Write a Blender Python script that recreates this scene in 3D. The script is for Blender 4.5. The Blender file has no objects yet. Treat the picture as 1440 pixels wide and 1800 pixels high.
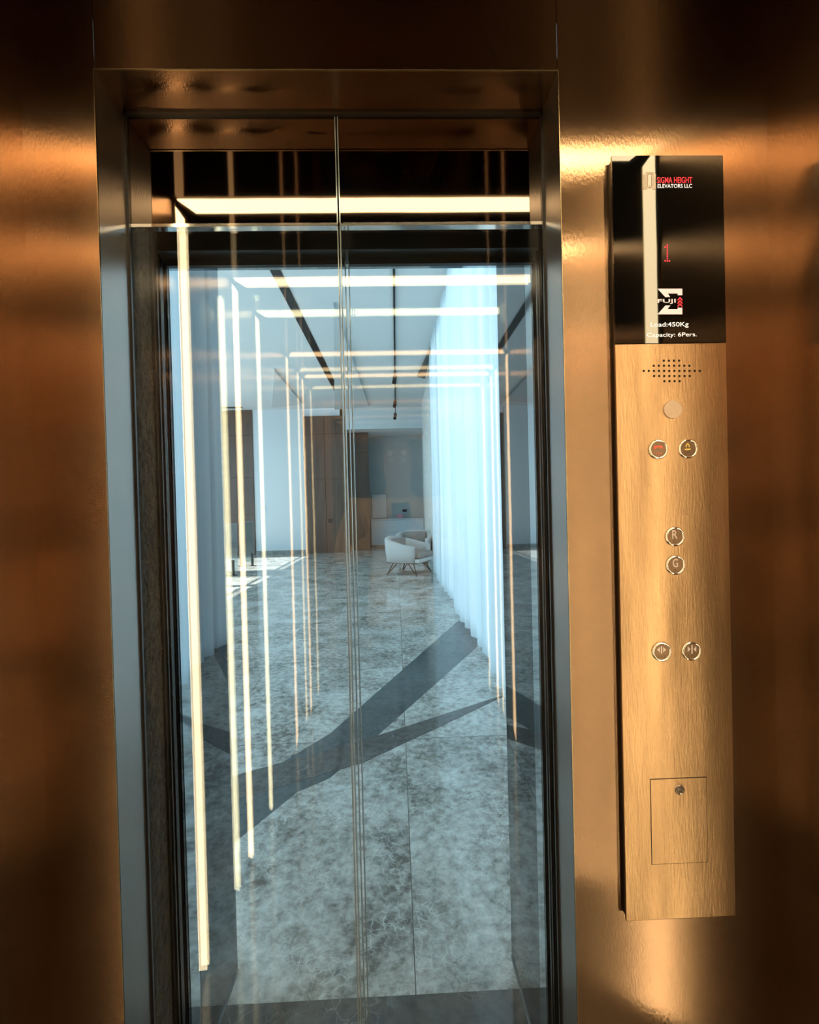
import bpy, bmesh, math, random
from mathutils import Vector, Matrix
random.seed(7)
S = bpy.context.scene
C = S.collection
PI = math.pi

# ------------------------------------------------------------------ camera
CAMZ = 1.42
FPX = 800.0
R_ = Vector((0.99926816, -0.02922003, -0.02468472))
F_ = Vector((0.02895538, 0.99952005, -0.01101174))
U_ = Vector((0.02499463, 0.01028893, 0.99963464))
cam_d = bpy.data.cameras.new('camera')
cam = bpy.data.objects.new('camera', cam_d); C.objects.link(cam)
cam.matrix_world = Matrix(((R_.x, U_.x, -F_.x, 0), (R_.y, U_.y, -F_.y, 0), (R_.z, U_.z, -F_.z, CAMZ), (0, 0, 0, 1)))
cam_d.sensor_fit = 'HORIZONTAL'; cam_d.sensor_width = 36; cam_d.lens = 36 * FPX / 1440
cam_d.clip_start = 0.01; cam_d.clip_end = 200
S.camera = cam

def at(px, py, Y):
    """photo pixel -> world point on the plane y = Y"""
    d = R_ * ((px - 720) / FPX) - U_ * ((py - 900) / FPX) + F_
    return Vector((0, 0, CAMZ)) + d * (Y / d.y)

# ------------------------------------------------------------------ world, sun, daylight
S.view_settings.view_transform = 'Standard'; S.view_settings.look = 'None'
S.view_settings.gamma = 1.0; S.view_settings.use_curve_mapping = False
S.view_settings.exposure = 0.0
S.cycles.transparent_max_bounces = 32; S.cycles.max_bounces = 14; S.cycles.glossy_bounces = 8
W = bpy.data.worlds.new('world'); S.world = W; W.use_nodes = True
wn = W.node_tree.nodes; wl = W.node_tree.links
bg = wn['Background']; sky = wn.new('ShaderNodeTexSky'); sky.sky_type = 'NISHITA'
sky.sun_disc = False; sky.sun_elevation = math.radians(42)
wl.new(sky.outputs[0], bg.inputs[0]); bg.inputs[1].default_value = 0.12

def area(name, loc, rot, sx, sy, power, col):
    l = bpy.data.lights.new(name, 'AREA'); l.shape = 'RECTANGLE'; l.size = sx; l.size_y = sy
    l.energy = power; l.color = col
    o = bpy.data.objects.new(name, l); C.objects.link(o); o.location = loc; o.rotation_euler = rot
    return o
DAY = (0.47, 0.80, 1.0)
area('window_daylight_left', (-8.35, 7.2, 2.4), (0, -PI/2, 0), 4.2, 11.0, 780, DAY)
area('window_daylight_right', (4.60, 6.0, 2.9), (0, PI/2, 0), 3.6, 8.0, 520, (0.66, 0.88, 1.0))
sl = bpy.data.lights.new('sun', 'SUN'); sl.energy = 17; sl.angle = 0.009; sl.color = (1.0, 0.95, 0.86)
so = bpy.data.objects.new('sun', sl); C.objects.link(so)
so.rotation_euler = Vector((5.3, 0, -4.3)).to_track_quat('-Z', 'Y').to_euler()

LED_STRENGTH = 16.0
LED_COL = (1.0, 0.78, 0.45)

# ------------------------------------------------------------------ materials
def nm(name):
    m = bpy.data.materials.new(name); m.use_nodes = True
    return m, m.node_tree.nodes, m.node_tree.links
def pm(name, col, rough=0.5, metal=0.0, bump=0.0, bscale=200.0, vary=0.0, vscale=4.0, stretch=(1, 1, 1),
       aniso=0.0, arot=0.0, rvary=0.0, spec=0.5, trans=0.0):
    m, n, l = nm(name); b = n['Principled BSDF']
    b.inputs['Base Color'].default_value = (*col, 1); b.inputs['Roughness'].default_value = rough
    b.inputs['Metallic'].default_value = metal; b.inputs['Specular IOR Level'].default_value = spec
    tc = n.new('ShaderNodeTexCoord'); mp = n.new('ShaderNodeMapping'); mp.inputs['Scale'].default_value = stretch
    l.new(tc.outputs['Object'], mp.inputs[0])
    if vary or rvary:
        t = n.new('ShaderNodeTexNoise'); t.inputs['Scale'].default_value = vscale; t.inputs['Detail'].default_value = 6
        l.new(mp.outputs[0], t.inputs['Vector'])
        if vary:
            r = n.new('ShaderNodeMapRange'); r.inputs['From Min'].default_value = .3; r.inputs['From Max'].default_value = .7
            r.inputs['To Min'].default_value = 1 - vary; r.inputs['To Max'].default_value = 1 + vary * .5
            l.new(t.outputs['Fac'], r.inputs['Value'])
            mx = n.new('ShaderNodeVectorMath'); mx.operation = 'SCALE'; mx.inputs[0].default_value = col
            l.new(r.outputs[0], mx.inputs['Scale']); l.new(mx.outputs[0], b.inputs['Base Color'])
        if rvary:
            r2 = n.new('ShaderNodeMapRange'); r2.inputs['From Min'].default_value = .3; r2.inputs['From Max'].default_value = .7
            r2.inputs['To Min'].default_value = rough - rvary; r2.inputs['To Max'].default_value = rough + rvary
            l.new(t.outputs['Fac'], r2.inputs['Value']); l.new(r2.outputs[0], b.inputs['Roughness'])
    if bump:
        t2 = n.new('ShaderNodeTexNoise'); t2.inputs['Scale'].default_value = bscale; t2.inputs['Detail'].default_value = 3
        l.new(mp.outputs[0], t2.inputs['Vector'])
        bp = n.new('ShaderNodeBump'); bp.inputs['Strength'].default_value = bump; bp.inputs['Distance'].default_value = 0.002
        l.new(t2.outputs['Fac'], bp.inputs['Height']); l.new(bp.outputs[0], b.inputs['Normal'])
    if aniso:
        b.inputs['Anisotropic'].default_value = aniso; b.inputs['Anisotropic Rotation'].default_value = arot
        tg = n.new('ShaderNodeTangent'); tg.direction_type = 'RADIAL'; tg.axis = 'Z'; l.new(tg.outputs[0], b.inputs['Tangent'])
    if trans:
        b.inputs['Transmission Weight'].default_value = trans
    return m
def emit(name, col, s, base=None):
    m, n, l = nm(name); b = n['Principled BSDF']
    b.inputs['Base Color'].default_value = (*(base or col), 1); b.inputs['Roughness'].default_value = .4
    b.inputs['Emission Color'].default_value = (*col, 1); b.inputs['Emission Strength'].default_value = s
    return m
def glass(name, tint, f0=0.06, rough=0.0, wob=0.0, wscale=3.0):
    m, n, l = nm(name); n.remove(n['Principled BSDF']); out = n['Material Output']
    tr = n.new('ShaderNodeBsdfTransparent'); tr.inputs[0].default_value = (*tint, 1)
    gl = n.new('ShaderNodeBsdfGlossy'); gl.inputs['Roughness'].default_value = rough; gl.inputs[0].default_value = (1, 1, 1, 1)
    lw = n.new('ShaderNodeLayerWeight'); lw.inputs['Blend'].default_value = .5
    p = n.new('ShaderNodeMath'); p.operation = 'POWER'; p.inputs[1].default_value = 5
    l.new(lw.outputs['Facing'], p.inputs[0])
    mr = n.new('ShaderNodeMapRange'); mr.inputs['To Min'].default_value = f0; l.new(p.outputs[0], mr.inputs['Value'])
    mx = n.new('ShaderNodeMixShader'); l.new(mr.outputs[0], mx.inputs[0]); l.new(tr.outputs[0], mx.inputs[1]); l.new(gl.outputs[0], mx.inputs[2])
    l.new(mx.outputs[0], out.inputs[0])
    if wob:
        tc = n.new('ShaderNodeTexCoord'); t = n.new('ShaderNodeTexNoise'); t.inputs['Scale'].default_value = wscale; t.inputs['Detail'].default_value = 1
        l.new(tc.outputs['Object'], t.inputs['Vector'])
        bp = n.new('ShaderNodeBump'); bp.inputs['Strength'].default_value = wob; bp.inputs['Distance'].default_value = 0.01
        l.new(t.outputs['Fac'], bp.inputs['Height']); l.new(bp.outputs[0], gl.inputs['Normal'])
    return m

M = {}
M['bronze'] = pm('brushed_bronze_steel', (0.33, 0.217, 0.138), .18, 1.0, bump=.06, bscale=320, vary=.14, vscale=7, stretch=(1, 1, .35), aniso=.92)
M['brass'] = pm('brushed_brass_plate', (0.42, 0.275, 0.155), .28, 1.0, bump=.15, bscale=330, vary=.4, vscale=22, stretch=(1, 1, .12), aniso=.6)
M['steel'] = pm('satin_stainless_steel', (0.30, 0.28, 0.265), .30, 1.0, bump=.1, bscale=250, stretch=(1, 1, .3), aniso=.4)
M['mirror_back'] = pm('mirror_bronze_steel', (0.62, 0.50, 0.42), .04, 1.0, bump=.25, bscale=2.2)
M['mirror_dark'] = pm('black_mirror_steel', (0.16, 0.125, 0.10), .03, 1.0, bump=.12, bscale=2.5)
M['ceiling_mirror'] = pm('dark_mirror_ceiling', (0.05, 0.038, 0.028), .04, 1.0)
M['reveal'] = pm('dark_polished_reveal', (0.012, 0.013, 0.014), .02); M['reveal'].node_tree.nodes['Principled BSDF'].inputs['IOR'].default_value = 1.9
M['reveal_steel'] = pm('polished_door_frame_steel', (0.55, 0.58, 0.60), .05, 1.0)
M['chrome'] = pm('chrome', (0.85, 0.82, 0.78), .08, 1.0)
M['black'] = pm('black_satin', (0.008, 0.007, 0.006), .35)
M['black_metal'] = pm('black_lacquered_metal', (0.015, 0.014, 0.013), .3)
M['black_glass'] = pm('black_display_glass', (0.002, 0.002, 0.002), .03, spec=.6, bump=.04, bscale=5)
M['dark_profile'] = pm('dark_bronze_profile', (0.035, 0.027, 0.018), .25, .9)
M['gold_line'] = pm('brass_trim_profile', (0.45, 0.36, 0.22), .25, 1.0)
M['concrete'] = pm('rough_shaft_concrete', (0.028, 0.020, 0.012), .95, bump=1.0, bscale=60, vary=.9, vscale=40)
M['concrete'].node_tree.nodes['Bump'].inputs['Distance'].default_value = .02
M['led'] = emit('warm_led_diffuser', LED_COL, LED_STRENGTH)
M['glass'] = glass('clear_door_glass', (.955, .985, .99), .042, wob=.02, wscale=2.0)
M['glass_l'] = glass('clear_landing_glass', (.955, .985, .99), .038, wob=.03, wscale=2.0)
M['glass_w'] = glass('window_glass', (.98, .99, 1), .04)
M['glass_b'] = glass('balustrade_glass', (.72, .82, .84), .10)
M['edge'] = pm('polished_glass_edge', (.26, .31, .33), .15, .5)
M['white'] = pm('white_paint', (.66, .69, .71), .6, bump=.03, bscale=60)
M['recess'] = pm('grey_green_paint', (.38, .40, .39), .6)
M['ceil'] = pm('white_ceiling_paint', (.66, .69, .70), .65)
M['shard'] = pm('grey_white_ceiling_paint', (.54, .57, .58), .6)
M['stone_white'] = pm('rough_white_stone', (.78, .76, .72), .85, bump=1.0, bscale=9, vary=.25, vscale=8)
M['stone_white'].node_tree.nodes['Bump'].inputs['Distance'].default_value = .05
M['stone_trim'] = pm('grey_stone_skirting', (.30, .28, .25), .3, vary=.4, vscale=6)
M['wood'] = pm('dark_walnut_veneer', (.105, .062, .042), .38, vary=.3, vscale=5, stretch=(1, 1, .15))
M['wood_lit'] = pm('walnut_veneer', (.15, .085, .055), .38, vary=.3, vscale=5, stretch=(1, 1, .15))
M['groove'] = pm('dark_joint', (.02, .015, .012), .7)
M['skin'] = pm('skin', (.20, .115, .08), .5, vary=.1, vscale=30)
M['shirt'] = pm('tan_cotton', (.42, .27, .16), .85, bump=.3, bscale=120)
M['trousers'] = pm('dark_trousers', (.03, .03, .035), .85)
M['hair'] = pm('black_hair', (.012, .010, .009), .55, bump=.6, bscale=160)
M['shoe'] = pm('black_shoe', (.012, .011, .01), .3)
M['uphol'] = pm('pale_grey_upholstery', (.58, .55, .53), .85, bump=.2, bscale=90)
M['cushion'] = pm('taupe_cushion', (.30, .26, .24), .85, bump=.2, bscale=90)
M['legmetal'] = pm('dark_bronze_leg', (.07, .05, .04), .35, .8)
M['btn'] = pm('button_cap_bronze', (.17, .11, .07), .33, .9, bump=.2, bscale=500)
M['glyph'] = emit('pale_glyph', (1, .85, .7), .12, (.5, .42, .35))
M['glyph_red'] = emit('red_glyph', (1, .10, .04), .5, (.6, .05, .03))
M['glyph_yellow'] = emit('yellow_glyph', (.8, .6, .1), .25, (.6, .45, .08))
M['hole'] = pm('speaker_hole_black', (.004, .003, .002), .9)
M['sensor'] = pm('frosted_white_lens', (.62, .48, .38), .45, bump=.4, bscale=900)
M['p_red'] = emit('display_red', (1.0, .03, .05), .85, (.4, .01, .01))
M['p_dot'] = emit('display_dot_red', (1.0, .04, .08), 1.0, (.4, .01, .01))
M['p_white'] = emit('display_white', (1.0, .93, .86), .75, (.7, .7, .7))
M['p_pink'] = emit('display_pale_pink', (1.0, .72, .68), .5, (.6, .5, .5))
M['p_line'] = emit('display_line_bronze', (.75, .35, .15), .35, (.4, .3, .2))
M['pink_sign'] = pm('pink_card', (.65, .25, .32), .5)

# sheer curtain
m, n, l = nm('sheer_curtain_fabric'); n.remove(n['Principled BSDF'])
df = n.new('ShaderNodeBsdfDiffuse'); df.inputs[0].default_value = (.70, .74, .75, 1)
tl = n.new('ShaderNodeBsdfTranslucent'); tl.inputs[0].default_value = (.80, .86, .88, 1)
mx = n.new('ShaderNodeMixShader'); mx.inputs[0].default_value = .72
l.new(df.outputs[0], mx.inputs[1]); l.new(tl.outputs[0], mx.inputs[2]); l.new(mx.outputs[0], n['Material Output'].inputs[0])
M['curtain'] = m

def marble(name, dark, mid, light, veins, rough=.07, tiles=None, seed=0.0):
    m, n, l = nm(name); b = n['Principled BSDF']; b.inputs['Roughness'].default_value = rough
    tc = n.new('ShaderNodeTexCoord'); mp = n.new('ShaderNodeMapping'); mp.inputs['Location'].default_value = (seed, seed*.7, 0)
    l.new(tc.outputs['Object'], mp.inputs[0])
    src = mp.outputs[0]
    if tiles:   # each slab gets its own piece of the pattern
        sx, sy, ox, oy = tiles
        sn = n.new('ShaderNodeVectorMath'); sn.operation = 'ADD'; sn.inputs[1].default_value = (-ox, -oy, 0); l.new(tc.outputs['Object'], sn.inputs[0])
        dv = n.new('ShaderNodeVectorMath'); dv.operation = 'DIVIDE'; dv.inputs[1].default_value = (sx, sy, 1); l.new(sn.outputs[0], dv.inputs[0])
        fl = n.new('ShaderNodeVectorMath'); fl.operation = 'FLOOR'; l.new(dv.outputs[0], fl.inputs[0])
        wnz = n.new('ShaderNodeTexWhiteNoise'); wnz.noise_dimensions = '3D'; l.new(fl.outputs[0], wnz.inputs['Vector'])
        sc = n.new('ShaderNodeVectorMath'); sc.operation = 'SCALE'; sc.inputs['Scale'].default_value = 9; l.new(wnz.outputs['Color'], sc.inputs[0])
        ad = n.new('ShaderNodeVectorMath'); ad.operation = 'ADD'; l.new(mp.outputs[0], ad.inputs[0]); l.new(sc.outputs[0], ad.inputs[1])
        src = ad.outputs[0]
    t1 = n.new('ShaderNodeTexNoise'); t1.inputs['Scale'].default_value = 2.6; t1.inputs['Detail'].default_value = 8; t1.inputs['Roughness'].default_value = .68; t1.inputs['Distortion'].default_value = .15
    l.new(src, t1.inputs['Vector'])
    t2 = n.new('ShaderNodeTexNoise'); t2.inputs['Scale'].default_value = 24; t2.inputs['Detail'].default_value = 8; t2.inputs['Roughness'].default_value = .7; t2.inputs['Distortion'].default_value = .25
    l.new(src, t2.inputs['Vector'])
    ma = n.new('ShaderNodeMath'); ma.operation = 'MULTIPLY_ADD'; ma.inputs[1].default_value = .5; l.new(t1.outputs['Fac'], ma.inputs[0])
    mb = n.new('ShaderNodeMath'); mb.operation = 'MULTIPLY'; mb.inputs[1].default_value = .5; l.new(t2.outputs['Fac'], mb.inputs[0]); l.new(mb.outputs[0], ma.inputs[2])
    cr = n.new('ShaderNodeValToRGB'); e = cr.color_ramp.elements
    e[0].position = .39; e[0].color = (*dark, 1); e[1].position = .62; e[1].color = (*light, 1)
    x = e.new(.49); x.color = (*mid, 1)
    l.new(ma.outputs[0], cr.inputs[0])
    # net of pale veins
    dn = n.new('ShaderNodeTexNoise'); dn.inputs['Scale'].default_value = 6; dn.inputs['Detail'].default_value = 5; l.new(src, dn.inputs['Vector'])
    dsc = n.new('ShaderNodeVectorMath'); dsc.operation = 'SCALE'; dsc.inputs['Scale'].default_value = .18; l.new(dn.outputs['Color'], dsc.inputs[0])
    da = n.new('ShaderNodeVectorMath'); da.operation = 'ADD'; l.new(src, da.inputs[0]); l.new(dsc.outputs[0], da.inputs[1])
    vo = n.new('ShaderNodeTexVoronoi'); vo.feature = 'DISTANCE_TO_EDGE'; vo.inputs['Scale'].default_value = 22; l.new(da.outputs[0], vo.inputs['Vector'])
    vr = n.new('ShaderNodeMapRange'); vr.inputs['From Min'].default_value = 0; vr.inputs['From Max'].default_value = .045; vr.inputs['To Min'].default_value = 1; vr.inputs['To Max'].default_value = 0
    l.new(vo.outputs['Distance'], vr.inputs['Value'])
    vm = n.new('ShaderNodeMath'); vm.operation = 'MULTIPLY'; l.new(vr.outputs[0], vm.inputs[0])
    v3 = n.new('ShaderNodeMapRange'); v3.inputs['From Min'].default_value = .45; v3.inputs['From Max'].default_value = .62; v3.inputs['To Max'].default_value = .6; l.new(dn.outputs['Fac'], v3.inputs['Value']); l.new(v3.outputs[0], vm.inputs[1])
    mc = n.new('ShaderNodeMixRGB'); mc.inputs[2].default_value = (*veins, 1); l.new(vm.outputs[0], mc.inputs[0]); l.new(cr.outputs[0], mc.inputs[1])
    outc = mc.outputs[0]
    if tiles:
        fr = n.new('ShaderNodeVectorMath'); fr.operation = 'FRACTION'; l.new(dv.outputs[0], fr.inputs[0])
        sp = n.new('ShaderNodeSeparateXYZ'); l.new(fr.outputs[0], sp.inputs[0])
        a1 = n.new('ShaderNodeMath'); a1.operation = 'LESS_THAN'; a1.inputs[1].default_value = .0035 / sx; l.new(sp.outputs[0], a1.inputs[0])
        a2 = n.new('ShaderNodeMath'); a2.operation = 'LESS_THAN'; a2.inputs[1].default_value = .005 / sy; l.new(sp.outputs[1], a2.inputs[0])
        a3 = n.new('ShaderNodeMath'); a3.operation = 'MAXIMUM'; l.new(a1.outputs[0], a3.inputs[0]); l.new(a2.outputs[0], a3.inputs[1])
        mg = n.new('ShaderNodeMixRGB'); mg.inputs[2].default_value = (.12, .11, .10, 1); l.new(a3.outputs[0], mg.inputs[0]); l.new(outc, mg.inputs[1])
        outc = mg.outputs[0]
    l.new(outc, b.inputs['Base Color'])
    return m
M['marble'] = marble('grey_brown_marble', (.15, .13, .11), (.44, .41, .37), (.76, .73, .69), (.90, .88, .85), tiles=(1.2, 1.47, .02, 1.30))
M['marble_dark'] = marble('dark_grey_marble', (.045, .042, .04), (.085, .08, .075), (.14, .13, .12), (.30, .29, .28), seed=3.3)
M['marble_inlay'] = marble('slate_inlay_marble', (.055, .070, .073), (.085, .105, .108), (.12, .14, .142), (.18, .19, .19), seed=8.3)

# ------------------------------------------------------------------ mesh helpers
def box(bm, x0, x1, y0, y1, z0, z1, bev=0):
    vs = [bm.verts.new((x, y, z)) for x in (x0, x1) for y in (y0, y1) for z in (z0, z1)]
    fs = [(0, 1, 3, 2), (4, 6, 7, 5), (0, 4, 5, 1), (2, 3, 7, 6), (0, 2, 6, 4), (1, 5, 7, 3)]
    faces = [bm.faces.new([vs[i] for i in f]) for f in fs]
    if bev:
        ed = list({e for f in faces for e in f.edges})
        bmesh.ops.bevel(bm, geom=ed, offset=bev, segments=2, affect='EDGES', profile=.6)
def cyl(bm, p0, p1, r, seg=20, r1=None):
    p0, p1 = Vector(p0), Vector(p1); d = p1 - p0
    q = d.to_track_quat('Z', 'Y').to_matrix().to_4x4(); q.translation = (p0 + p1) / 2
    bmesh.ops.create_cone(bm, cap_ends=True, segments=seg, radius1=r, radius2=r if r1 is None else r1, depth=d.length, matrix=q)
def prism(bm, pts, y0, y1):          # outline in x,z extruded along y
    a = [bm.verts.new((x, y0, z)) for x, z in pts]; b = [bm.verts.new((x, y1, z)) for x, z in pts]
    bm.faces.new(a); bm.faces.new(b[::-1])
    for i in range(len(pts)):
        j = (i + 1) % len(pts); bm.faces.new((a[j], a[i], b[i], b[j]))
def slab(bm, pts, z0, z1):           # outline in x,y extruded along z
    a = [bm.verts.new((x, y, z0)) for x, y in pts]; b = [bm.verts.new((x, y, z1)) for x, y in pts]
    bm.faces.new(a[::-1]); bm.faces.new(b)
    for i in range(len(pts)):
        j = (i + 1) % len(pts); bm.faces.new((a[i], a[j], b[j], b[i]))
def tube(bm, pts, r, seg=10):
    for a, b in zip(pts[:-1], pts[1:]): cyl(bm, a, b, r, seg)
    for p in pts[1:-1]: bmesh.ops.create_uvsphere(bm, u_segments=seg, v_segments=6, radius=r, matrix=Matrix.Translation(p))
def origin(p):
    v = Vector((0, 0, 0))
    while p is not None: v += p.location; p = p.parent
    return v
def obj(name, bm, mat, parent=None, smooth=False):
    me = bpy.data.meshes.new(name)
    bmesh.ops.recalc_face_normals(bm, faces=bm.faces)
    if parent is not None:
        bmesh.ops.translate(bm, verts=bm.verts, vec=-origin(parent))
    bm.to_mesh(me); bm.free(); me.materials.append(M[mat] if isinstance(mat, str) else mat)
    if smooth: me.shade_smooth() if hasattr(me, 'shade_smooth') else None
    o = bpy.data.objects.new(name, me); C.objects.link(o)
    if parent is not None: o.parent = parent
    return o
def bx(name, mat, parent, x0, x1, y0, y1, z0, z1, bev=0):
    bm = bmesh.new(); box(bm, x0, x1, y0, y1, z0, z1, bev); return obj(name, bm, mat, parent)
def tag(o, label=None, cat=None, group=None, kind=None):
    if label: o['label'] = label
    if cat: o['category'] = cat
    if group: o['group'] = group
    if kind: o['kind'] = kind
    return o
def thing(name, loc, label=None, cat=None, group=None, kind=None):
    o = bpy.data.objects.new(name, None); C.objects.link(o); o.location = loc; o.empty_display_size = .1
    return tag(o, label, cat, group, kind)
def struct(name, mat, label, cat, *dims, bm=None):
    if bm is None:
        bm = bmesh.new()
        for d in dims: box(bm, *d)
    return tag(obj(name, bm, mat), label, cat, kind='structure')

# ------------------------------------------------------------------ cab shell
XL, XR, YF, YB, ZC = -.62, .678, .80, -.46, 2.325
DL, DR, DT = -.497, .303, 2.181       # doorway in the front wall
T = .04
struct('floor_cab', 'marble_dark', 'dark marble floor inside the lift cab', 'floor', (XL, XR, YB, .895, -.05, 0))
struct('ceiling_cab', 'ceiling_mirror', 'dark mirror ceiling of the lift cab', 'ceiling', (XL - .1, XR + .1, YB - .1, YF + .06, ZC, ZC + .05))
struct('wall_left', 'bronze', 'brushed bronze side wall at the left edge', 'wall', (XL - T, XL, YB, YF, 0, ZC))
struct('wall_right', 'bronze', 'brushed bronze side wall at the right edge', 'wall', (XR, XR + T, YB, YF, 0, ZC))
struct('wall_back', 'mirror_back', 'mirror steel wall behind the camera', 'wall', (XL, XR, YB - T, YB, 0, ZC))
struct('wall_front_left', 'bronze', 'narrow brushed bronze panel left of the glass door', 'wall', (XL, DL, YF, YF + .0018, 0, ZC))
struct('wall_front_right', 'bronze', 'wide brushed bronze panel carrying the control panel', 'wall', (DR, XR, YF, YF + .0018, 0, ZC))
struct('wall_front_header', 'bronze', 'dark bronze header panel above the doorway', 'wall', (DL + .0012, DR - .0012, YF, YF + .0018, DT, ZC))
struct('trim_1', 'steel', 'satin steel jamb left of the cab door', 'trim', (DL - .02, DL, YF + .002, .884, 0, DT))
struct('trim_2', 'steel', 'satin steel jamb right of the cab door', 'trim', (DR, DR + .02, YF + .002, .884, 0, DT))
struct('trim_3', 'bronze', 'bronze soffit over the cab door', 'trim', (DL, DR, YF + .002, .884, DT, DT + .02))
# bright returned edge of the doorway
struct('trim_4', 'gold_line', 'thin bright edge around the bronze doorway', 'trim',
       (DL, DR, YF - .0008, YF + .002, DT - .0015, DT), (DL - .0012, DL, YF - .0008, YF + .002, 0, DT), (DR, DR + .0012, YF - .0008, YF + .002, 0, DT))
struct('trim_5', 'black', 'black gap around the cab door leaves', 'trim',
       (DL - .02, DL + .004, .884, .889, 0, DT), (DR - .004, DR + .02, .884, .889, 0, DT), (DL - .02, DR + .02, .884, .889, DT - .006, DT + .02),
       (DL - .03, DL - .02, .884, 1.035, 0, 2.3), (DR + .045, DR + .055, .884, 1.035, 0, 2.3), (DL - .03, DR + .055, .9, 1.035, 2.25, 2.3))

# LED portals: strip up each side wall and across the ceiling
def portal(y, label):
    t = thing('led_light_portal', (0, y, 0), label, 'light', 'warm LED strip portals around the cab')
    h = .030
    for s, x in ((1, XL), (-1, XR)):
        bm = bmesh.new()
        a, b = (x, x + s * .004)
        # mitred ends top and bottom
        vs = [(y - h, .012), (y + h, .07), (y + h, ZC - .02), (y - h, ZC - .02)]
        va = [bm.verts.new((a, p, q)) for p, q in vs]; vb = [bm.verts.new((b, p, q)) for p, q in vs]
        bm.faces.new(va); bm.faces.new(vb)
        for i in range(4): bm.faces.new((va[i], va[(i+1) % 4], vb[(i+1) % 4], vb[i]))
        obj('wall_diffuser', bm, 'led', t)
        bm = bmesh.new()
        for yy in (y - h - .003, y + h): box(bm, min(x, x + s*.006), max(x, x + s*.006), yy, yy + .003, .02, ZC - .01)
        obj('wall_profile', bm, 'gold_line', t)
    bm = bmesh.new()
    slab(bm, [(XL + .012, y + h), (XL + .04, y - h), (XR - .04, y - h), (XR - .012, y + h)], ZC - .005, ZC - .001)
    obj('ceiling_diffuser', bm, 'led', t)
    return t
portal(.409, 'warm LED strip portal nearest the control panel, mirrored brightest in the door glass')
portal(-.035, 'warm LED strip portal beside the photographer, second in the door glass reflections')

# ------------------------------------------------------------------ cab door leaves
SEAM = -.0972
def leaf(name, x0, x1, label, seam_side):
    t = thing(name, ((x0 + x1) / 2, .895, 0), label, 'door', 'glass leaves of the cab door', 'structure')
    bx('glass_pane', 'glass', t, x0 + .001, x1 - .001, .891, .899, 0.02, 1.968)
    bx('header_panel', 'mirror_dark', t, x0, x1, .889, .901, 1.972, DT + .03)
    bx('bottom_rail', 'steel', t, x0, x1, .889, .901, 0.004, .02)
    bx('header_trim', 'chrome', t, x0, x1, .8875, .9025, 1.966, 1.972)
    xa = x1 - .002 if seam_side > 0 else x0
    bx('edge_profile', 'edge', t, xa, xa + .002, .8885, .9015, 0.02, DT)
    return t
leaf('door_1', DL - .01, SEAM - .0015, 'left glass leaf of the cab door with dark mirrored header', 1)
leaf('door_2', SEAM + .0015, DR + .012, 'right glass leaf of the cab door with dark mirrored header', -1)

# shaft gap
LX0, LX1 = -.500, .3245
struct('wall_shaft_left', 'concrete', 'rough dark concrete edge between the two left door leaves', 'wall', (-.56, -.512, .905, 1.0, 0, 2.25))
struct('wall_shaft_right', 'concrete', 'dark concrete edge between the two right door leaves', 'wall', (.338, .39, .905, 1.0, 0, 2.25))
def frameprof(name, x, s, label):
    bm = bmesh.new()
    a = lambda p, q: (min(x + s*p, x + s*q), max(x + s*p, x + s*q))
    box(bm, *a(-.03, .0), .990, 1.033, 0, 2.25)
    box(bm, *a(0, .004), .998, 1.002, 0, 2.2)
    box(bm, *a(0, .004), 1.012, 1.016, 0, 2.2)
    return struct(name, 'dark_profile', label, 'trim', bm=bm)
frameprof('trim_6', LX0 - .006, 1, 'dark ribbed metal profile at the left of the landing door')
frameprof('trim_7', LX1 + .006, -1, 'dark ribbed metal profile at the right of the landing door')
struct('trim_8', 'black_metal', 'black head over the landing door', 'trim', (LX0 - .03, LX1 + .03, 1.0, 1.06, 1.984, 2.25))

# ------------------------------------------------------------------ landing door leaves
def lleaf(name, x0, x1, label, seam_side):
    t = thing(name, ((x0 + x1) / 2, 1.04, 0), label, 'door', 'glass leaves of the landing door', 'structure')
    bx('glass_pane', 'glass_l', t, x0 + .001, x1 - .001, 1.036, 1.044, 0.02, 1.976)
    bx('top_clamp', 'black_metal', t, x0, x1, 1.034, 1.046, 1.970, 1.986)
    bx('bottom_rail', 'steel', t, x0, x1, 1.034, 1.046, 0.004, .02)
    xa = x1 - .002 if seam_side > 0 else x0
    bx('edge_profile', 'edge', t, xa, xa + .002, 1.032, 1.048, 0.02, 1.976)
    return t
lleaf('door_3', LX0, SEAM - .003, 'left glass leaf of the landing door behind the cab door', 1)
lleaf('door_4', SEAM + .003, LX1, 'right glass leaf of the landing door behind the cab door', -1)

# landing frame and dark polished reveal
struct('trim_9', 'reveal_steel', 'polished steel frame left of the landing door', 'trim', (LX0 - .05, LX0, 1.05, 1.098, 0, 2.0))
struct('trim_10', 'reveal_steel', 'polished steel frame right of the landing door', 'trim', (LX1, LX1 + .05, 1.05, 1.098, 0, 2.0))
struct('trim_11', 'reveal_steel', 'polished steel head over the landing door', 'trim', (LX0 - .05, LX1 + .05, 1.06, 1.098, 1.992, 2.05))
struct('trim_12', 'black', 'thin black joint around the landing frame', 'trim', (-.535, LX0 - .0, 1.098, 1.102, 0, 2.3), (LX1 + .0005, .35, 1.098, 1.102, 0, 2.3), (LX0 - .05, LX1 + .05, 1.098, 1.102, 2.0, 2.35))
struct('trim_13', 'reveal', 'dark mirror reveal left of the landing opening', 'trim', (-.60, -.526, 1.102, 1.41, 0, 2.3))
struct('trim_14', 'reveal', 'dark mirror reveal right of the landing opening', 'trim', (.3285, .40, 1.102, 1.41, 0, 2.3))
struct('trim_15', 'reveal', 'dark mirror soffit of the landing opening', 'trim', (-.60, .40, 1.102, 1.41, 2.3, 2.36))
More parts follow.
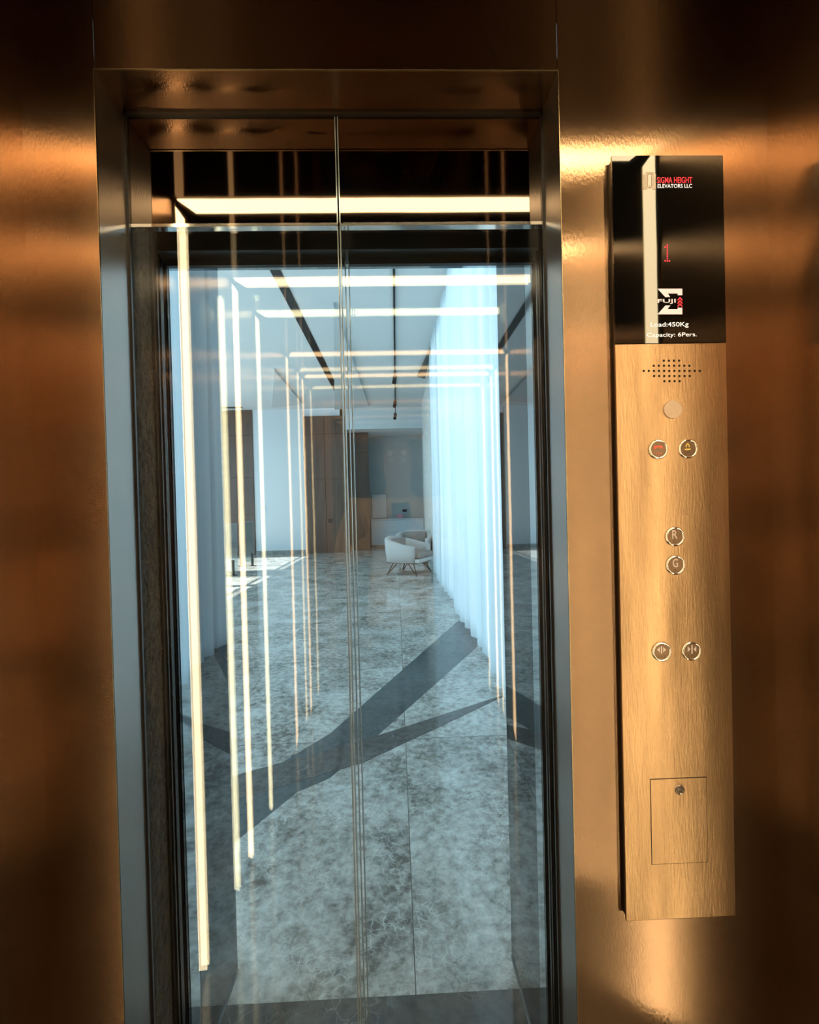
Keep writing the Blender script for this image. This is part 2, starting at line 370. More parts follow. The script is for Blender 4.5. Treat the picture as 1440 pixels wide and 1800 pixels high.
struct('trim_16', 'steel', 'metal sill between cab and landing', 'trim', (-.55, .35, .905, 1.06, -.05, -.002))

struct('trim_26', 'steel', 'thin bright metal strip at the foot of the left reveal', 'trim', (-.526, -.522, 1.06, 1.41, 0, .003))
struct('trim_27', 'steel', 'thin bright metal strip at the foot of the right reveal', 'trim', (.3245, .3285, 1.06, 1.41, 0, .003))
# ------------------------------------------------------------------ lobby shell
HC = 4.66
YW = 14.8
struct('floor_lobby', 'marble', 'polished grey brown marble floor of the lobby', 'floor', (-8.2, 1.5, 1.31, 16.6, -.06, 0))
struct('floor_threshold', 'marble_dark', 'dark marble threshold in front of the lift', 'floor', (-.53, .35, 1.06, 1.309, -.06, .0005))
struct('wall_lobby_near_left', 'white', 'lobby wall beside the lift opening, left', 'wall', (-8.2, -.60, 1.20, 1.41, 0, HC))
struct('wall_lobby_near_right', 'white', 'lobby wall beside the lift opening, right', 'wall', (.40, 1.5, 1.20, 1.41, 0, HC))
struct('wall_lobby_near_top', 'white', 'lobby wall over the lift opening', 'wall', (-.60, .40, 1.20, 1.41, 2.36, HC))
struct('ceiling_lobby', 'ceil', 'white lobby ceiling with black slots', 'ceiling', (-8.2, 1.5, 1.2, YW, HC, HC + .1), (-1.6, 1.5, YW, 16.6, 3.98, HC + .1))
struct('wall_lobby_far', 'white', 'pale far wall left of the tall brown doors', 'wall', (-8.2, -2.95, YW, YW + .2, 0, HC), (-2.95, -1.60, YW + .05, YW + .2, 4.43, HC), (-1.75, -1.6, YW + .05, 16.5, 0, HC))
struct('wall_lobby_recess', 'recess', 'grey wall of the recess behind the reception counter', 'wall', (-1.75, 1.5, 16.4, 16.6, 0, 4.2))
# left wall with window openings
WINS = [(1.9, 4.1), (4.4, 6.8), (7.25, 8.68), (8.80, 9.97), (10.9, 13.9)]
bm = bmesh.new(); ys = [1.41]
for a, b in WINS: ys += [a, b]
ys += [YW]
for i in range(0, len(ys), 2): box(bm, -8.2, -8.0, ys[i], ys[i+1], 0, HC)
for a, b in WINS: box(bm, -8.2, -8.0, a, b, 0, .12); box(bm, -8.2, -8.0, a, b, 4.42, HC)
struct('wall_lobby_left', 'white', 'lobby window wall out of view on the left', 'wall', bm=bm)
k = 0
for a, b in WINS:
    k += 1
    t = thing('window_%d' % k, (-8.1, (a + b) / 2, .12), 'tall lobby window out of view on the left', 'window', 'tall windows on the left lobby wall', 'structure')
    bm = bmesh.new()
    for z in (.12, 4.36, 4.20): box(bm, -8.13, -8.07, a, b, z, z + (.06 if z != 4.20 else .03))
    for y in (a, b - .05): box(bm, -8.13, -8.07, y, y + .05, .12, 4.42)
    obj('window_frame', bm, 'black_metal', t)
# right wall (behind the curtain) with one wide window opening
struct('wall_lobby_right', 'white', 'lobby wall behind the white curtain', 'wall', (1.15, 1.3, 1.41, 1.6, 0, HC), (1.15, 1.3, 1.6, 10.4, 0, .2), (1.15, 1.3, 1.6, 10.4, 4.45, HC))
t = thing('window_6', (1.22, 6, .2), 'wide window hidden behind the white curtain', 'window', None, 'structure')
bm = bmesh.new()
for y in (1.6, 3.8, 6.0, 8.2, 10.35): box(bm, 1.2, 1.25, y, y + .05, .2, 4.45)
for z in (.2, 4.4): box(bm, 1.2, 1.25, 1.6, 10.4, z, z + .05)
obj('window_frame', bm, 'black_metal', t)
struct('wall_stone', 'stone_white', 'rough white stone pier beyond the curtain', 'wall', (.88, 1.3, 10.4, 14.3, 0, HC))
struct('wall_lobby_right_far', 'white', 'lobby wall end beyond the stone pier', 'wall', (.98, 1.3, 14.3, 16.4, 0, HC))
struct('baseboard_far', 'stone_trim', 'grey stone skirting along the far wall', 'baseboard', (-8.0, -4.62 - .9, YW - .02, YW, 0, .12), (-4.55, -2.95, YW - .02, YW, 0, .12))
struct('baseboard_recess', 'stone_trim', 'grey stone skirting under the reception counter', 'baseboard', (-.90, .97, 16.12, 16.17, 0, .10))

# dark inlay bands in the floor
def inlay(name, pts, label, mat, z=.0012):
    bm = bmesh.new(); slab(bm, pts, -.0005, z); return struct(name, mat, label, 'floor inlay', bm=bm)
inlay('trim_17', [(.86, 5.88), (.95, 5.0), (.95, 4.85), (-.385, 2.40), (-.533, 2.292), (-1.05, 1.415), (-1.5, 1.415), (-.454, 2.875)], 'wide slate band crossing the marble floor from curtain to lower left', 'marble_inlay')
inlay('trim_18', [(.84, 3.40), (-.239, 2.775), (-1.9, 1.98), (-1.9, 1.75), (-.221, 2.53)], 'narrow dark marble wedge crossing the floor in front of the lift', 'marble_dark', .0020)

# ceiling slots and shards
struct('trim_21', 'black', 'wide black slot running along the lobby ceiling', 'ceiling slot', (-1.62, -1.48, 1.5, 14.75, HC - .012, HC + .005))
bm = bmesh.new(); slab(bm, [(-.90, 7.2), (-.78, 14.4), (-1.9, 14.7)], HC - .06, HC - .001)
struct('trim_22', 'shard', 'tapered grey shard panel dropping from the ceiling', 'ceiling panel', bm=bm)
bm = bmesh.new(); slab(bm, [(-2.7, 10.5), (-2.75, 13.9), (-3.8, 14.3)], HC - .06, HC - .001)
struct('trim_23', 'shard', 'second tapered shard panel at the left of the ceiling', 'ceiling panel', bm=bm)
struct('trim_24', 'black', 'black air slot at the far left of the ceiling', 'ceiling slot', (-5.6, -4.72, 14.3, 14.42, HC - .02, HC + .004))
bm = bmesh.new(); slab(bm, [(.80, 9.0), (.80, 11.4), (.60, 11.2)], HC - .05, HC - .001)
struct('trim_25', 'black_metal', 'small dark wedge recess beside the curtain head', 'ceiling slot', bm=bm)

# ------------------------------------------------------------------ lobby things
# track light on the ceiling
t = thing('track_light', (.05, 8, HC), 'thin black track with small spotlights near the curtain', 'track light')
bx('rail', 'black_metal', t, .035, .065, 1.6, 14.6, HC - .03, HC)
for y, z in ((11.0, .10), (13.6, .10), (14.4, .30)):
    bm = bmesh.new(); cyl(bm, (.05, y, HC - .03), (.05, y, HC - z), .012, 10); cyl(bm, (.05, y + .02, HC - z + .02), (.02, y - .05, HC - z - .16), .05, 16)
    obj('spotlight', bm, 'black_metal', t)

# curtain
bm = bmesh.new(); N = 1500; y0, y1 = 1.65, 9.9
rows = [0.015, 1.5, 3.0, HC - .005]
prev = None
for i in range(N + 1):
    y = y0 + (y1 - y0) * i / N
    ph = 2 * PI * y / .33
    w = math.sin(ph + .6 * math.sin(ph * .37)); amp = .100 + .016 * math.sin(y * 2.3 + 1)
    x = .87 + amp * (abs(w) ** .8) * (1 if w > 0 else -1) + 0.018 * math.sin(ph * 2.9 + 1.3 * math.sin(y * 5))
    yy = y + .058 * math.cos(ph) + .01 * math.sin(ph * 2.3)
    col = [bm.verts.new((x + .012 * math.sin(z * 1.3 + y * 3) * (1 - z / HC), yy, z)) for z in rows]
    if prev:
        for a in range(len(rows) - 1): bm.faces.new((prev[a], col[a], col[a+1], prev[a+1]))
    prev = col
cur = obj('curtain', bm, 'curtain', None, True)
tag(cur, 'full height pleated white sheer curtain along the right side of the lobby', 'curtain')

# tall brown door panels on the far wall
def panelled(name, x0, x1, y, z0, z1, cols, rws, label, cat, mat='wood', kind=None, handle=None):
    t = thing(name, ((x0 + x1) / 2, y, 0), label, cat, None, kind)
    bx('backing', 'groove', t, x0, x1, y, y + .04, z0, z1)
    w = (x1 - x0) / cols
    for i in range(cols):
        for a, b in zip(rws[:-1], rws[1:]):
            bx('panel', mat, t, x0 + w*i + .006, x0 + w*(i+1) - .006, y - .02, y, a + .006, b - .006)
    if handle: bx('handle', 'black_metal', t, *handle)
    return t
panelled('wall_cladding', -5.52, -4.55, YW - .02, 0, HC - .01, 2, [0, 1.3, 2.5, 3.85, HC - .01], 'tall dark brown wood panelling at the far left, behind the glass balustrade', 'wall panelling')
panelled('door_5', -2.93, -1.60, YW + .01, 0, 4.43, 2, [0, 2.4, 3.85, 4.43], 'tall dark brown double door in the middle of the far wall', 'door', kind='structure', handle=(-2.20, -2.08, YW - .06, YW - .01, .98, 1.10))
panelled('wall_cladding', -1.60, -.90, 15.5, 0, 4.28, 1, [0, 3.3, 4.28], 'dark brown wood panelling right of the tall brown door', 'wall panelling', 'wood')

t = thing('thermostat', (-4.28, YW, 1.5), 'small white wall controller left of the tall brown door', 'wall controller')
bx('cover', 'white', t, -4.36, -4.20, YW - .02, YW, 1.42, 1.56, .004); bx('screen', 'black', t, -4.33, -4.24, YW - .023, YW - .02, 1.49, 1.53)

t = thing('reception_counter', (0, 16.2, 0), 'white panelled reception counter behind the armchairs', 'counter')
for i in range(4): bx('front_panel', 'white', t, -.90 + i*.468, -.905 + (i+1)*.468, 16.17, 16.2, .10, .98)
bx('counter_top', 'white', t, -.90, .975, 16.10, 16.38, .985, 1.02, .004)
bx('body', 'white', t, -.90, .97, 16.2, 16.37, .0, .98)
t = thing('wall_cupboard', (-.6, 16.4, 1.5), 'grey framed cupboard on the wall over the counter', 'cupboard')
bx('frame', 'stone_trim', t, -.89, -.32, 16.37, 16.4, 1.03, 1.93); bx('door', 'shard', t, -.86, -.35, 16.36, 16.37, 1.06, 1.90)
t = thing('table_sign', (.10, 16.2, 1.02), 'small pink sign standing on the reception counter', 'sign')
bx('board', 'pink_sign', t, .02, .22, 16.16, 16.18, 1.025, 1.17); bx('foot', 'white', t, .04, .20, 16.14, 16.21, 1.02, 1.027)
t = thing('wall_sign', (.29, 16.4, 1.29), 'small dark plate on the grey wall above the pink sign', 'sign')
bx('plate', 'black', t, .22, .38, 16.38, 16.4, 1.25, 1.34)

# armchairs
def armchair(cx, cy, ang, label, scale=1.0, legs='metal'):
    t = thing('armchair', (0, 0, 0), label, 'armchair', 'pale tub armchairs beside the curtain')
    def shell(r_in, r_out, z0f, z1f, a0, a1, n=40):
        bm = bmesh.new(); P = None
        for i in range(n + 1):
            a = a0 + (a1 - a0) * i / n
            sx, sy = math.cos(a), math.sin(a)
            sq = 1 / (abs(sx) ** 3 + abs(sy) ** 3) ** (1 / 3)
            lo, hi = z0f(a), z1f(a)
            c = [bm.verts.new((r_out*.93*sx*sq, r_out*.93*sy*sq, lo)), bm.verts.new((r_out*sx*sq, r_out*sy*sq, (lo+hi)/2)), bm.verts.new((r_out*sx*sq*1.02, r_out*sy*sq*1.02, hi - .02)),
                 bm.verts.new((r_out*sx*sq, r_out*sy*sq, hi)), bm.verts.new((r_in*sx*sq, r_in*sy*sq, hi)), bm.verts.new((r_in*sx*sq, r_in*sy*sq, lo))]
            if P:
                for k in range(6): bm.faces.new((P[k], P[(k+1) % 6], c[(k+1) % 6], c[k]))
            else: bm.faces.new(c)
            P = c
        bm.faces.new(P[::-1]); return bm
    back = lambda a: .5 + .5 * math.cos(a - PI/2)      # 1 at the back (+y), 0 at the front
    obj('tub_back', shell(.36, .45, lambda a: .26, lambda a: .58 + .20 * back(a) ** 1.5, -PI*.22, PI*1.22), 'uphol', t, True)
    bm = bmesh.new(); box(bm, -.36, .36, -.40, .34, .26, .34, .02); obj('seat_base', bm, 'uphol', t)
    bm = bmesh.new(); box(bm, -.33, .33, -.40, .28, .345, .47, .04); obj('seat_cushion', bm, 'cushion', t, True)
    bm = bmesh.new(); box(bm, -.28, .28, .20, .33, .48, .74, .04); obj('back_cushion', bm, 'cushion', t, True)
    if legs == 'metal':
        for sx in (-1, 1):
            for sy in (-1, 1):
                bm = bmesh.new(); tube(bm, [(sx*.26, sy*.22, .27), (sx*.36, sy*.34, .003), (sx*.30, sy*.10, .27)], .011); obj('leg', bm, 'legmetal', t)
    else:
        for sx in (-1, 1):
            for sy in (-1, 1):
                bm = bmesh.new(); cyl(bm, (sx*.30, sy*.28, .003), (sx*.28, sy*.26, .27), .02, 12, .03); obj('leg', bm, 'wood', t)
    bm = bmesh.new(); tube(bm, [(-.36, -.36, .255), (.36, -.36, .255), (.36, .34, .255), (-.36, .34, .255), (-.36, -.36, .255)], .010); obj('base_rail', bm, 'legmetal', t)
    t.location = (cx, cy, 0); t.rotation_euler.z = ang; t.scale = (scale,) * 3
    return t
armchair(.25, 9.75, math.radians(62), 'front pale grey tub armchair with thin metal legs by the curtain', 1.02)
armchair(.42, 11.6, math.radians(-10), 'rear pale tub armchair with dark wooden legs, half hidden behind the front one', 1.05, 'wood')

# glass balustrade
def balustrade(p, q, label):
    p, q = Vector(p), Vector(q); d = (q - p).normalized(); nrm = Vector((-d.y, d.x, 0)) * .008
    t = thing('glass_balustrade', p, label, 'balustrade', 'glass balustrade panels at the left of the lobby')
    bm = bmesh.new(); slab(bm, [tuple((p + nrm).xy), tuple((q + nrm).xy), tuple((q - nrm).xy), tuple((p - nrm).xy)], .10, 1.13); obj('glass_pane', bm, 'glass_b', t)
    bm = bmesh.new(); n2 = nrm * 1.8; slab(bm, [tuple((p + n2).xy), tuple((q + n2).xy), tuple((q - n2).xy), tuple((p - n2).xy)], 1.13, 1.15); obj('top_rail', bm, 'edge', t)
    for f in (.12, .88):
        c = p.lerp(q, f)
        bm = bmesh.new(); box(bm, c.x - .025, c.x + .025, c.y - .025, c.y + .025, .01, .34); box(bm, c.x - .07, c.x + .07, c.y - .06, c.y + .06, 0, .012); obj('spigot', bm, 'black_metal', t)
balustrade((-4.35, 10.1, 0), (-3.55, 10.2, 0), 'nearer clear glass balustrade panel on black spigots')
balustrade((-4.05, 11.8, 0), (-3.70, 11.85, 0), 'farther clear glass balustrade panel on black spigots')

# ------------------------------------------------------------------ control panel
YP = .788
t = thing('control_panel', (.49, YF, .663), 'tall brass lift control panel with black display and round buttons', 'control panel')
PX0, PX1, PZ0, PZ1 = .3895, .5878, .676, 2.022
bx('mounting_box', 'black', t, PX0 + .003, PX1 - .003, YP + .004, YF, PZ0 + .003, PZ1 - .003)
ZG = 1.6955
bx('faceplate', 'brass', t, PX0, PX1, YP, YP + .004, PZ0, ZG, .0008)
disp = bx('display_screen', 'black_glass', t, PX0 + .0005, PX1 - .0005, YP - .001, YP + .004, ZG + .0005, PZ1)
disp['label'] = 'glossy black display glass with logos and red floor number'

def text_in(name, s, mat, parent, px0, py0, px1, py1, Y, bold=0.0, extr=.0003):
    cu = bpy.data.curves.new(name, 'FONT'); cu.body = s; cu.size = 1; cu.offset = bold; cu.extrude = 0; cu.resolution_u = 6
    o = bpy.data.objects.new(name, cu); C.objects.link(o)
    dg = bpy.context.evaluated_depsgraph_get(); dg.update()
    me = bpy.data.meshes.new_from_object(o.evaluated_get(dg)); bpy.data.objects.remove(o)
    xs = [v.co.x for v in me.vertices]; ys_ = [v.co.y for v in me.vertices]
    a = at(px0, py1, Y); b = at(px1, py0, Y); org = origin(parent)
    for v in me.vertices:
        u = (v.co.x - min(xs) if False else v.co.x - XS0(xs)) / (max(xs) - min(xs)); w = (v.co.y - min(ys_) if False else v.co.y - XS0(ys_)) / (max(ys_) - min(ys_))
        v.co = Vector((a.x + (b.x - a.x) * u, Y, a.z + (b.z - a.z) * w)) - org
    me.materials.clear(); me.materials.append(M[mat])
    o2 = bpy.data.objects.new(name, me); C.objects.link(o2); o2.parent = parent
    return o2
def XS0(v):
    XS0.c = getattr(XS0, 'c', {}); k_ = id(v)
    if k_ not in XS0.c: XS0.c[k_] = min(v)
    return XS0.c[k_]
def polys(name, mat, parent, plist, Y, th=.0003):
    bm = bmesh.new()
    for pl in plist:
        pts = [at(x, y, Y) for x, y in pl]; prism(bm, [(p.x, p.z) for p in pts], Y - th, Y)
    return obj(name, bm, mat, parent)
YT = YP - .0012
text_in('brand_lettering', 'SIGMA HEIGHT', 'p_red', disp, 1155.5, 311, 1217, 322, YT, .010)
text_in('brand_lettering', 'ELEVATORS LLC', 'p_white', disp, 1155.5, 323, 1216, 330, YT, .004)
# door logo: two nested outlines
def outline(pts, w):
    return [[(a[0] - w, a[1] - w), (b[0] + w, a[1] - w), (b[0] + w, b[1] + w), (a[0] - w, b[1] + w)] if (a[0] <= b[0] and a[1] <= b[1]) else
            [(b[0] - w, b[1] - w), (a[0] + w, b[1] - w), (a[0] + w, a[1] + w), (b[0] - w, a[1] + w)] for a, b in zip(pts[:-1], pts[1:])]
lg = outline([(1136.5, 329), (1136.5, 303.5), (1148.5, 303.5), (1148.5, 329)], .5) + outline([(1139, 329), (1139, 306), (1146, 306), (1146, 329)], .4) \
   + outline([(1131.5, 307), (1131.5, 332), (1138, 332)], .5) + outline([(1152.5, 307), (1152.5, 332), (1147, 332)], .5) \
   + outline([(1134, 306), (1134, 329.5), (1137, 329.5)], .4)
polys('door_emblem', 'p_line', disp, lg, YT)
polys('door_emblem', 'p_line', disp, [[(1140, 330.5), (1142.5, 325), (1145, 330.5)]], YT)
# dot matrix 1
dots = [(0, 0), (-1, 1), (0, 1)] + [(0, i) for i in range(2, 7)] + [(-1, 7), (0, 7), (1, 7)]
dots = [(2, 0), (0.6, 1.0), (2, 1)] + [(2, i) for i in range(2, 7)] + [(.6, 7), (2, 7), (3.4, 7)]
bm = bmesh.new()
for dx, dy in dots:
    p = at(1167.8 + dx * 2.7, 430.5 + dy * 4.0, YT); box(bm, p.x - .0011, p.x + .0011, YT - .0003, YT, p.z - .0013, p.z + .0013)
obj('floor_digit', bm, 'p_dot', disp)
# sigma logo
polys('sigma_emblem', 'p_pink', disp, [
    [(1156, 507.5), (1199.5, 507.5), (1199.5, 519), (1191.5, 519), (1191.5, 516), (1174, 516), (1178, 522), (1170, 522.5)],
    [(1156, 552.5), (1199.5, 552.5), (1199.5, 541), (1191.5, 541), (1191.5, 543.5), (1173.5, 543.5), (1178.5, 537), (1170, 537)]], YT)
text_in('brand_lettering', 'FUJI', 'p_pink', disp, 1156.5, 525.5, 1188, 534.5, YT, .012)
polys('chevron_emblem', 'p_red', disp, [[(1191.5, y + 4), (1195.5, y), (1199.5, y + 4), (1199.5, y + 7), (1195.5, y + 3), (1191.5, y + 7)] for y in (522, 527.5, 533)], YT)
text_in('load_lettering', 'Load:450Kg', 'p_white', disp, 1144, 563.5, 1210.5, 574.5, YT, .004)
text_in('capacity_lettering', 'Capacity: 6Pers.', 'p_white', disp, 1136.5, 581, 1224, 591.5, YT, .004)

# speaker holes
bm = bmesh.new()
for r, (n_, y) in enumerate(((4, 634), (8, 643), (12, 652), (8, 661), (4, 670))):
    for i in range(n_):
        p = at(1180.5 + (i - (n_ - 1) / 2) * 8.95 + r * .25, y, YP)
        cyl(bm, (p.x, YP - .0003, p.z), (p.x, YP + .001, p.z), .0021, 12)
obj('speaker_grille', bm, 'hole', t)
p = at(1182, 720, YP); bm = bmesh.new(); cyl(bm, (p.x, YP - .0025, p.z), (p.x, YP, p.z), .0158, 32, ); s_ = obj('sensor_lens', bm, 'sensor', t); s_['label'] = 'pale frosted round lens'

def ring(bm, cx, cz, r, y0, tr, seg=40, s2=10):
    V = []
    for i in range(seg):
        a = 2*PI*i/seg; row = []
        for j in range(s2):
            b = 2*PI*j/s2; rr = r + tr*math.cos(b)
            row.append(bm.verts.new((cx + rr*math.cos(a), y0 + tr*1.2*math.sin(b), cz + rr*math.sin(a))))
        V.append(row)
    for i in range(seg):
        for j in range(s2):
            bm.faces.new((V[i][j], V[(i+1) % seg][j], V[(i+1) % seg][(j+1) % s2], V[i][(j+1) % s2]))
def button(px, py, glyph, lab):
    c = at(px, py, YP)
    bm = bmesh.new(); ring(bm, c.x, c.z, .0152, YP - .001, .0022)
    r_ = obj('push_button', bm, 'chrome', t, True); r_['label'] = lab
    bm = bmesh.new(); cyl(bm, (c.x, YP - .0022, c.z), (c.x, YP, c.z), .0135, 32); obj('button_cap', bm, 'btn', r_)
    Y = YP - .0023
    if glyph in 'RG': text_in('button_letter', glyph, 'glyph', r_, px - 4, py - 11, px + 5, py + 4, Y, .01)
    elif glyph == 'o': polys('button_symbol', 'glyph', r_, [[(px - 8, py - 3), (px - 3, py - 8), (px - 3, py + 2)], [(px - 1.2, py - 9), (px + 1, py - 9), (px + 1, py + 4), (px - 1.2, py + 4)], [(px + 3, py - 8), (px + 8, py - 3), (px + 3, py + 2)]], Y)
    elif glyph == 'c': polys('button_symbol', 'glyph', r_, [[(px - 6, py - 8), (px - 1, py - 3), (px - 6, py + 2)], [(px + .5, py - 10), (px + 2.7, py - 10), (px + 2.7, py + 5), (px + .5, py + 5)], [(px + 9, py - 8), (px + 4, py - 3), (px + 9, py + 2)]], Y)
    elif glyph == 'p':  # handset
        polys('button_symbol', 'glyph_red', r_, [[(px - 7, py - 6), (px + 7, py - 6.5), (px + 8, py - 2), (px + 4, py - 2), (px + 3, py - 4), (px - 3, py - 3.5), (px - 4, py - 1), (px - 7.5, py - 1)]], Y)
    elif glyph == 'b':
        polys('button_symbol', 'glyph_yellow', r_, [[(px - 1, py - 10), (px + 1, py - 10), (px + 3.5, py - 6), (px + 3.5, py - 3), (px + 1.8, py - 3), (px + 1.5, py - 6), (px, py - 8), (px - 1.5, py - 6), (px - 1.8, py - 3), (px - 3.5, py - 3), (px - 3.5, py - 6)], [(px - 6, py + 0), (px + 6, py - .6), (px + 4, py + 2), (px - 4, py + 2.4)]], Y)
    # braille dots
    br = {'R': [(-2, 8), (-2, 11), (1, 8), (1, 11), (-2, 14)], 'G': [(-2, 8), (1, 8), (-2, 11), (1, 11)], 'o': [(-5, 8), (-5, 11), (0, 9), (5, 8), (5, 11)], 'c': [(-4, 8), (-4, 11), (2, 8), (6, 11)], 'p': [(-6, 6), (-3, 7), (1, 6), (1, 9), (5, 7)], 'b': [(-5, 6), (-5, 9), (0, 7), (4, 6), (4, 10)]}[glyph]
    bm = bmesh.new()
    for dx, dy in br:
        q = at(px + dx, py + dy, Y); cyl(bm, (q.x, Y - .0003, q.z), (q.x, Y + .0003, q.z), .0007, 8)
    obj('braille_dots', bm, 'hole' if glyph != 'p' else 'glyph_red', r_)
button(1157, 790, 'p', 'round chrome button with red handset symbol')
button(1209, 789, 'b', 'round chrome button with yellow bell symbol')
button(1186, 943, 'R', 'round chrome button marked R')
button(1187, 993, 'G', 'round chrome button marked G')
button(1163, 1145, 'o', 'round chrome button with opening arrows')
button(1215, 1144, 'c', 'round chrome button with closing arrows')
# access door with key lock
a = at(1145.5, 1520, YP); b = at(1242, 1365, YP)
bx('hatch_gap', 'groove', t, a.x, b.x, YP - .0002, YP + .001, a.z, b.z)
ad = bx('access_hatch', 'brass', t, a.x + .0012, b.x - .0012, YP - .0007, YP + .001, a.z + .0012, b.z - .0012)
c = at(1194, 1387, YP)
bm = bmesh.new(); ring(bm, c.x, c.z, .0078, YP - .0015, .0014, 28, 8); cyl(bm, (c.x, YP - .0022, c.z), (c.x, YP, c.z), .0068, 24)
box(bm, c.x - .0045, c.x + .005, YP - .0030, YP - .0022, c.z - .0016, c.z + .0002)
obj('key_lock', bm, 'chrome', ad)['label'] = 'small round chrome key lock'

# ------------------------------------------------------------------ the photographer, behind the camera, and the phone
def grow(name, pts, edges, mat, parent, root=0, levels=2):
    org = origin(parent)
    me = bpy.data.meshes.new(name); me.from_pydata([Vector(p[0]) - org for p in pts], edges, [])
    o = bpy.data.objects.new(name, me); C.objects.link(o)
    sk = o.modifiers.new('skin', 'SKIN'); sk.use_smooth_shade = True
    for i, p in enumerate(pts):
        v = me.skin_vertices[0].data[i]; r = p[1]; v.radius = r if isinstance(r, tuple) else (r, r); v.use_root = (i == root)
    sb = o.modifiers.new('sub', 'SUBSURF'); sb.levels = levels; sb.render_levels = levels
    dg = bpy.context.evaluated_depsgraph_get(); dg.update()
    m2 = bpy.data.meshes.new_from_object(o.evaluated_get(dg)); bpy.data.objects.remove(o)
    m2.materials.clear(); m2.materials.append(M[mat]); m2.name = name
    for f in m2.polygons: f.use_smooth = True
    o = bpy.data.objects.new(name, m2); C.objects.link(o); o.parent = parent
    return o
pr = thing('person', (0.01, -.28, 0), 'person in a tan shirt holding up a phone, mirrored faintly in the glass', 'person')
def body_pts(k=1.0, arms=True, legs=True, hands=True):
    P = [((.01, -.28, .96), (.155*k, .105*k)), ((.01, -.28, 1.12), (.135*k, .10*k)), ((.01, -.285, 1.28), (.155*k, .11*k)), ((.01, -.285, 1.41), (.14*k, .095*k)), ((.01, -.275, 1.475), .062*k)]
    E_ = [(0, 1), (1, 2), (2, 3), (3, 4)]
    return P, E_
# one continuous skin: torso, neck, head base, arms, hands, legs, feet
P, E_ = body_pts(.93)
P += [((.01, -.255, 1.52), .052), ((.01, -.235, 1.585), (.070, .080)), ((.01, -.225, 1.66), (.076, .088)), ((.01, -.235, 1.71), (.055, .065))]
E_ += [(4, 5), (5, 6), (6, 7), (7, 8)]
def chain(start, pts):
    i = start
    for p in pts:
        P.append(p); E_.append((i, len(P) - 1)); i = len(P) - 1
    return i
for s_ in (-1, 1):
    cx = .018
    pal = chain(3, [((.01 + s_*.185, -.28, 1.42), .055), ((.01 + s_*.25, -.20, 1.19), .042), ((cx + s_*.15, -.10, 1.255), .034), ((cx + s_*.080, -.045, 1.315), .024), ((cx + s_*.060, -.030, 1.335), (.020, .014))])
    for k_, (dz, ln) in enumerate(((.030, .055), (.012, .060), (-.006, .056), (-.023, .045))):
        chain(pal, [((cx + s_*.052, -.010, 1.335 + dz), .0088), ((cx + s_*.044, .004, 1.337 + dz), .0080), ((cx + s_*(.046 - ln*.5), .0065, 1.339 + dz), .0072)])
    chain(pal, [((cx + s_*.050, -.034, 1.350), .011), ((cx + s_*.036, -.030, 1.372), .0095), ((cx + s_*.024, -.025, 1.385), .0082)])
    hip = chain(0, [((.01 + s_*.09, -.28, .90), .085), ((.01 + s_*.11, -.275, .50), .055), ((.01 + s_*.12, -.30, .12), .036), ((.01 + s_*.125, -.30, .055), .034), ((.01 + s_*.14, -.17, .035), (.036, .022))])
grow('skin', P, E_, 'skin', pr)
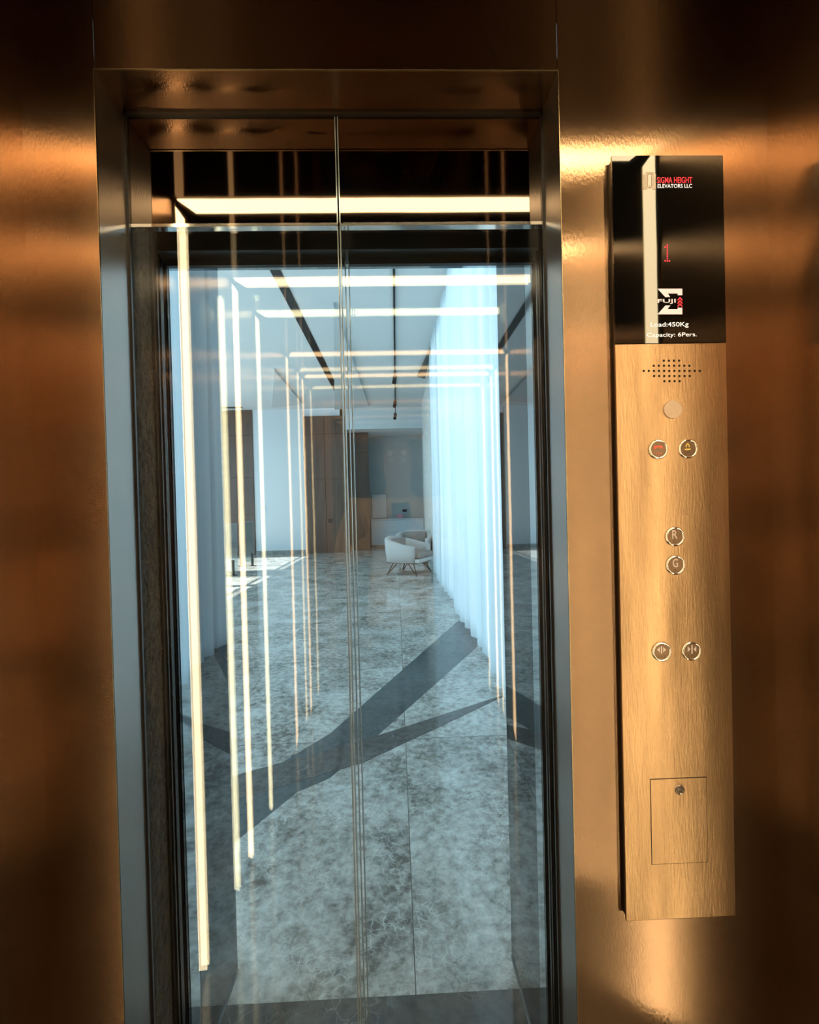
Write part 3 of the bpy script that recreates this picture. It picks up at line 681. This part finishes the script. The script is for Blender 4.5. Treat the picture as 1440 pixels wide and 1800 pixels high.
# shirt
P, E_ = body_pts(1.06); P = P[:4] + [((.01, -.28, 1.455), .075)]
for s_ in (-1, 1):
    chain(3, [((.01 + s_*.185, -.28, 1.42), .068), ((.01 + s_*.25, -.20, 1.19), .054), ((.018 + s_*.15, -.10, 1.255), .044), ((.018 + s_*.108, -.066, 1.29), .036)])
chain(0, [((.01, -.28, .86), (.165, .115))])
grow('shirt', P, E_, 'shirt', pr)
P = [((.01, -.28, .93), (.15, .105))]; E_ = []
for s_ in (-1, 1): chain(0, [((.01 + s_*.09, -.28, .84), .095), ((.01 + s_*.11, -.275, .50), .068), ((.01 + s_*.12, -.30, .10), .052)])
grow('trousers', P, E_, 'trousers', pr)
for s_ in (-1, 1):
    P = [((.01 + s_*.125, -.325, .045), (.040, .040)), ((.01 + s_*.13, -.24, .045), (.042, .038)), ((.01 + s_*.142, -.13, .034), (.040, .028))]; E_ = [(0, 1), (1, 2)]
    grow('shoe', P, E_, 'shoe', pr)
P = [((.01, -.262, 1.66), (.080, .078)), ((.01, -.255, 1.715), (.072, .072)), ((.01, -.225, 1.745), (.052, .055))]; E_ = [(0, 1), (1, 2)]
grow('hair', P, E_, 'hair', pr)
P = [((.01, -.150, 1.645), .010), ((.01, -.135, 1.615), .013), ((.01, -.145, 1.603), .012)]; E_ = [(0, 1), (1, 2)]
grow('nose', P, E_, 'skin', pr)
for s_ in (-1, 1):
    bm = bmesh.new(); bmesh.ops.create_uvsphere(bm, u_segments=16, v_segments=10, radius=.012, matrix=Matrix.Translation((.01 + s_*.030, -.150, 1.650))); obj('eye', bm, 'p_white_eye' if 'p_white_eye' in M else 'white', pr, True)
    bm = bmesh.new(); bmesh.ops.create_uvsphere(bm, u_segments=12, v_segments=8, radius=.03, matrix=Matrix.Translation((.01 + s_*.082, -.235, 1.635)) @ Matrix.Diagonal((.3, .6, 1, 1))); obj('ear', bm, 'skin', pr, True)
bm = bmesh.new(); bmesh.ops.create_uvsphere(bm, u_segments=14, v_segments=8, radius=.024, matrix=Matrix.Translation((.01, -.152, 1.572)) @ Matrix.Diagonal((1, .35, .28, 1))); obj('lips', bm, pm('lips', (.35, .13, .10), .45), pr, True)
ph = thing('smartphone', (.018, -.012, 1.36), 'dark phone held upright in both hands, facing the door', 'phone')
bm = bmesh.new(); box(bm, -.020, .056, -.017, -.0095, 1.292, 1.440, .003); obj('phone_body', bm, 'black_metal', ph)
bm = bmesh.new(); box(bm, -.018, .054, -.0176, -.017, 1.296, 1.436); obj('phone_screen', bm, 'black_glass', ph)
bm = bmesh.new(); cyl(bm, (0, -.0095, 1.42), (0, -.006, 1.42), .008, 20); obj('camera_lens', bm, 'black_glass', ph)
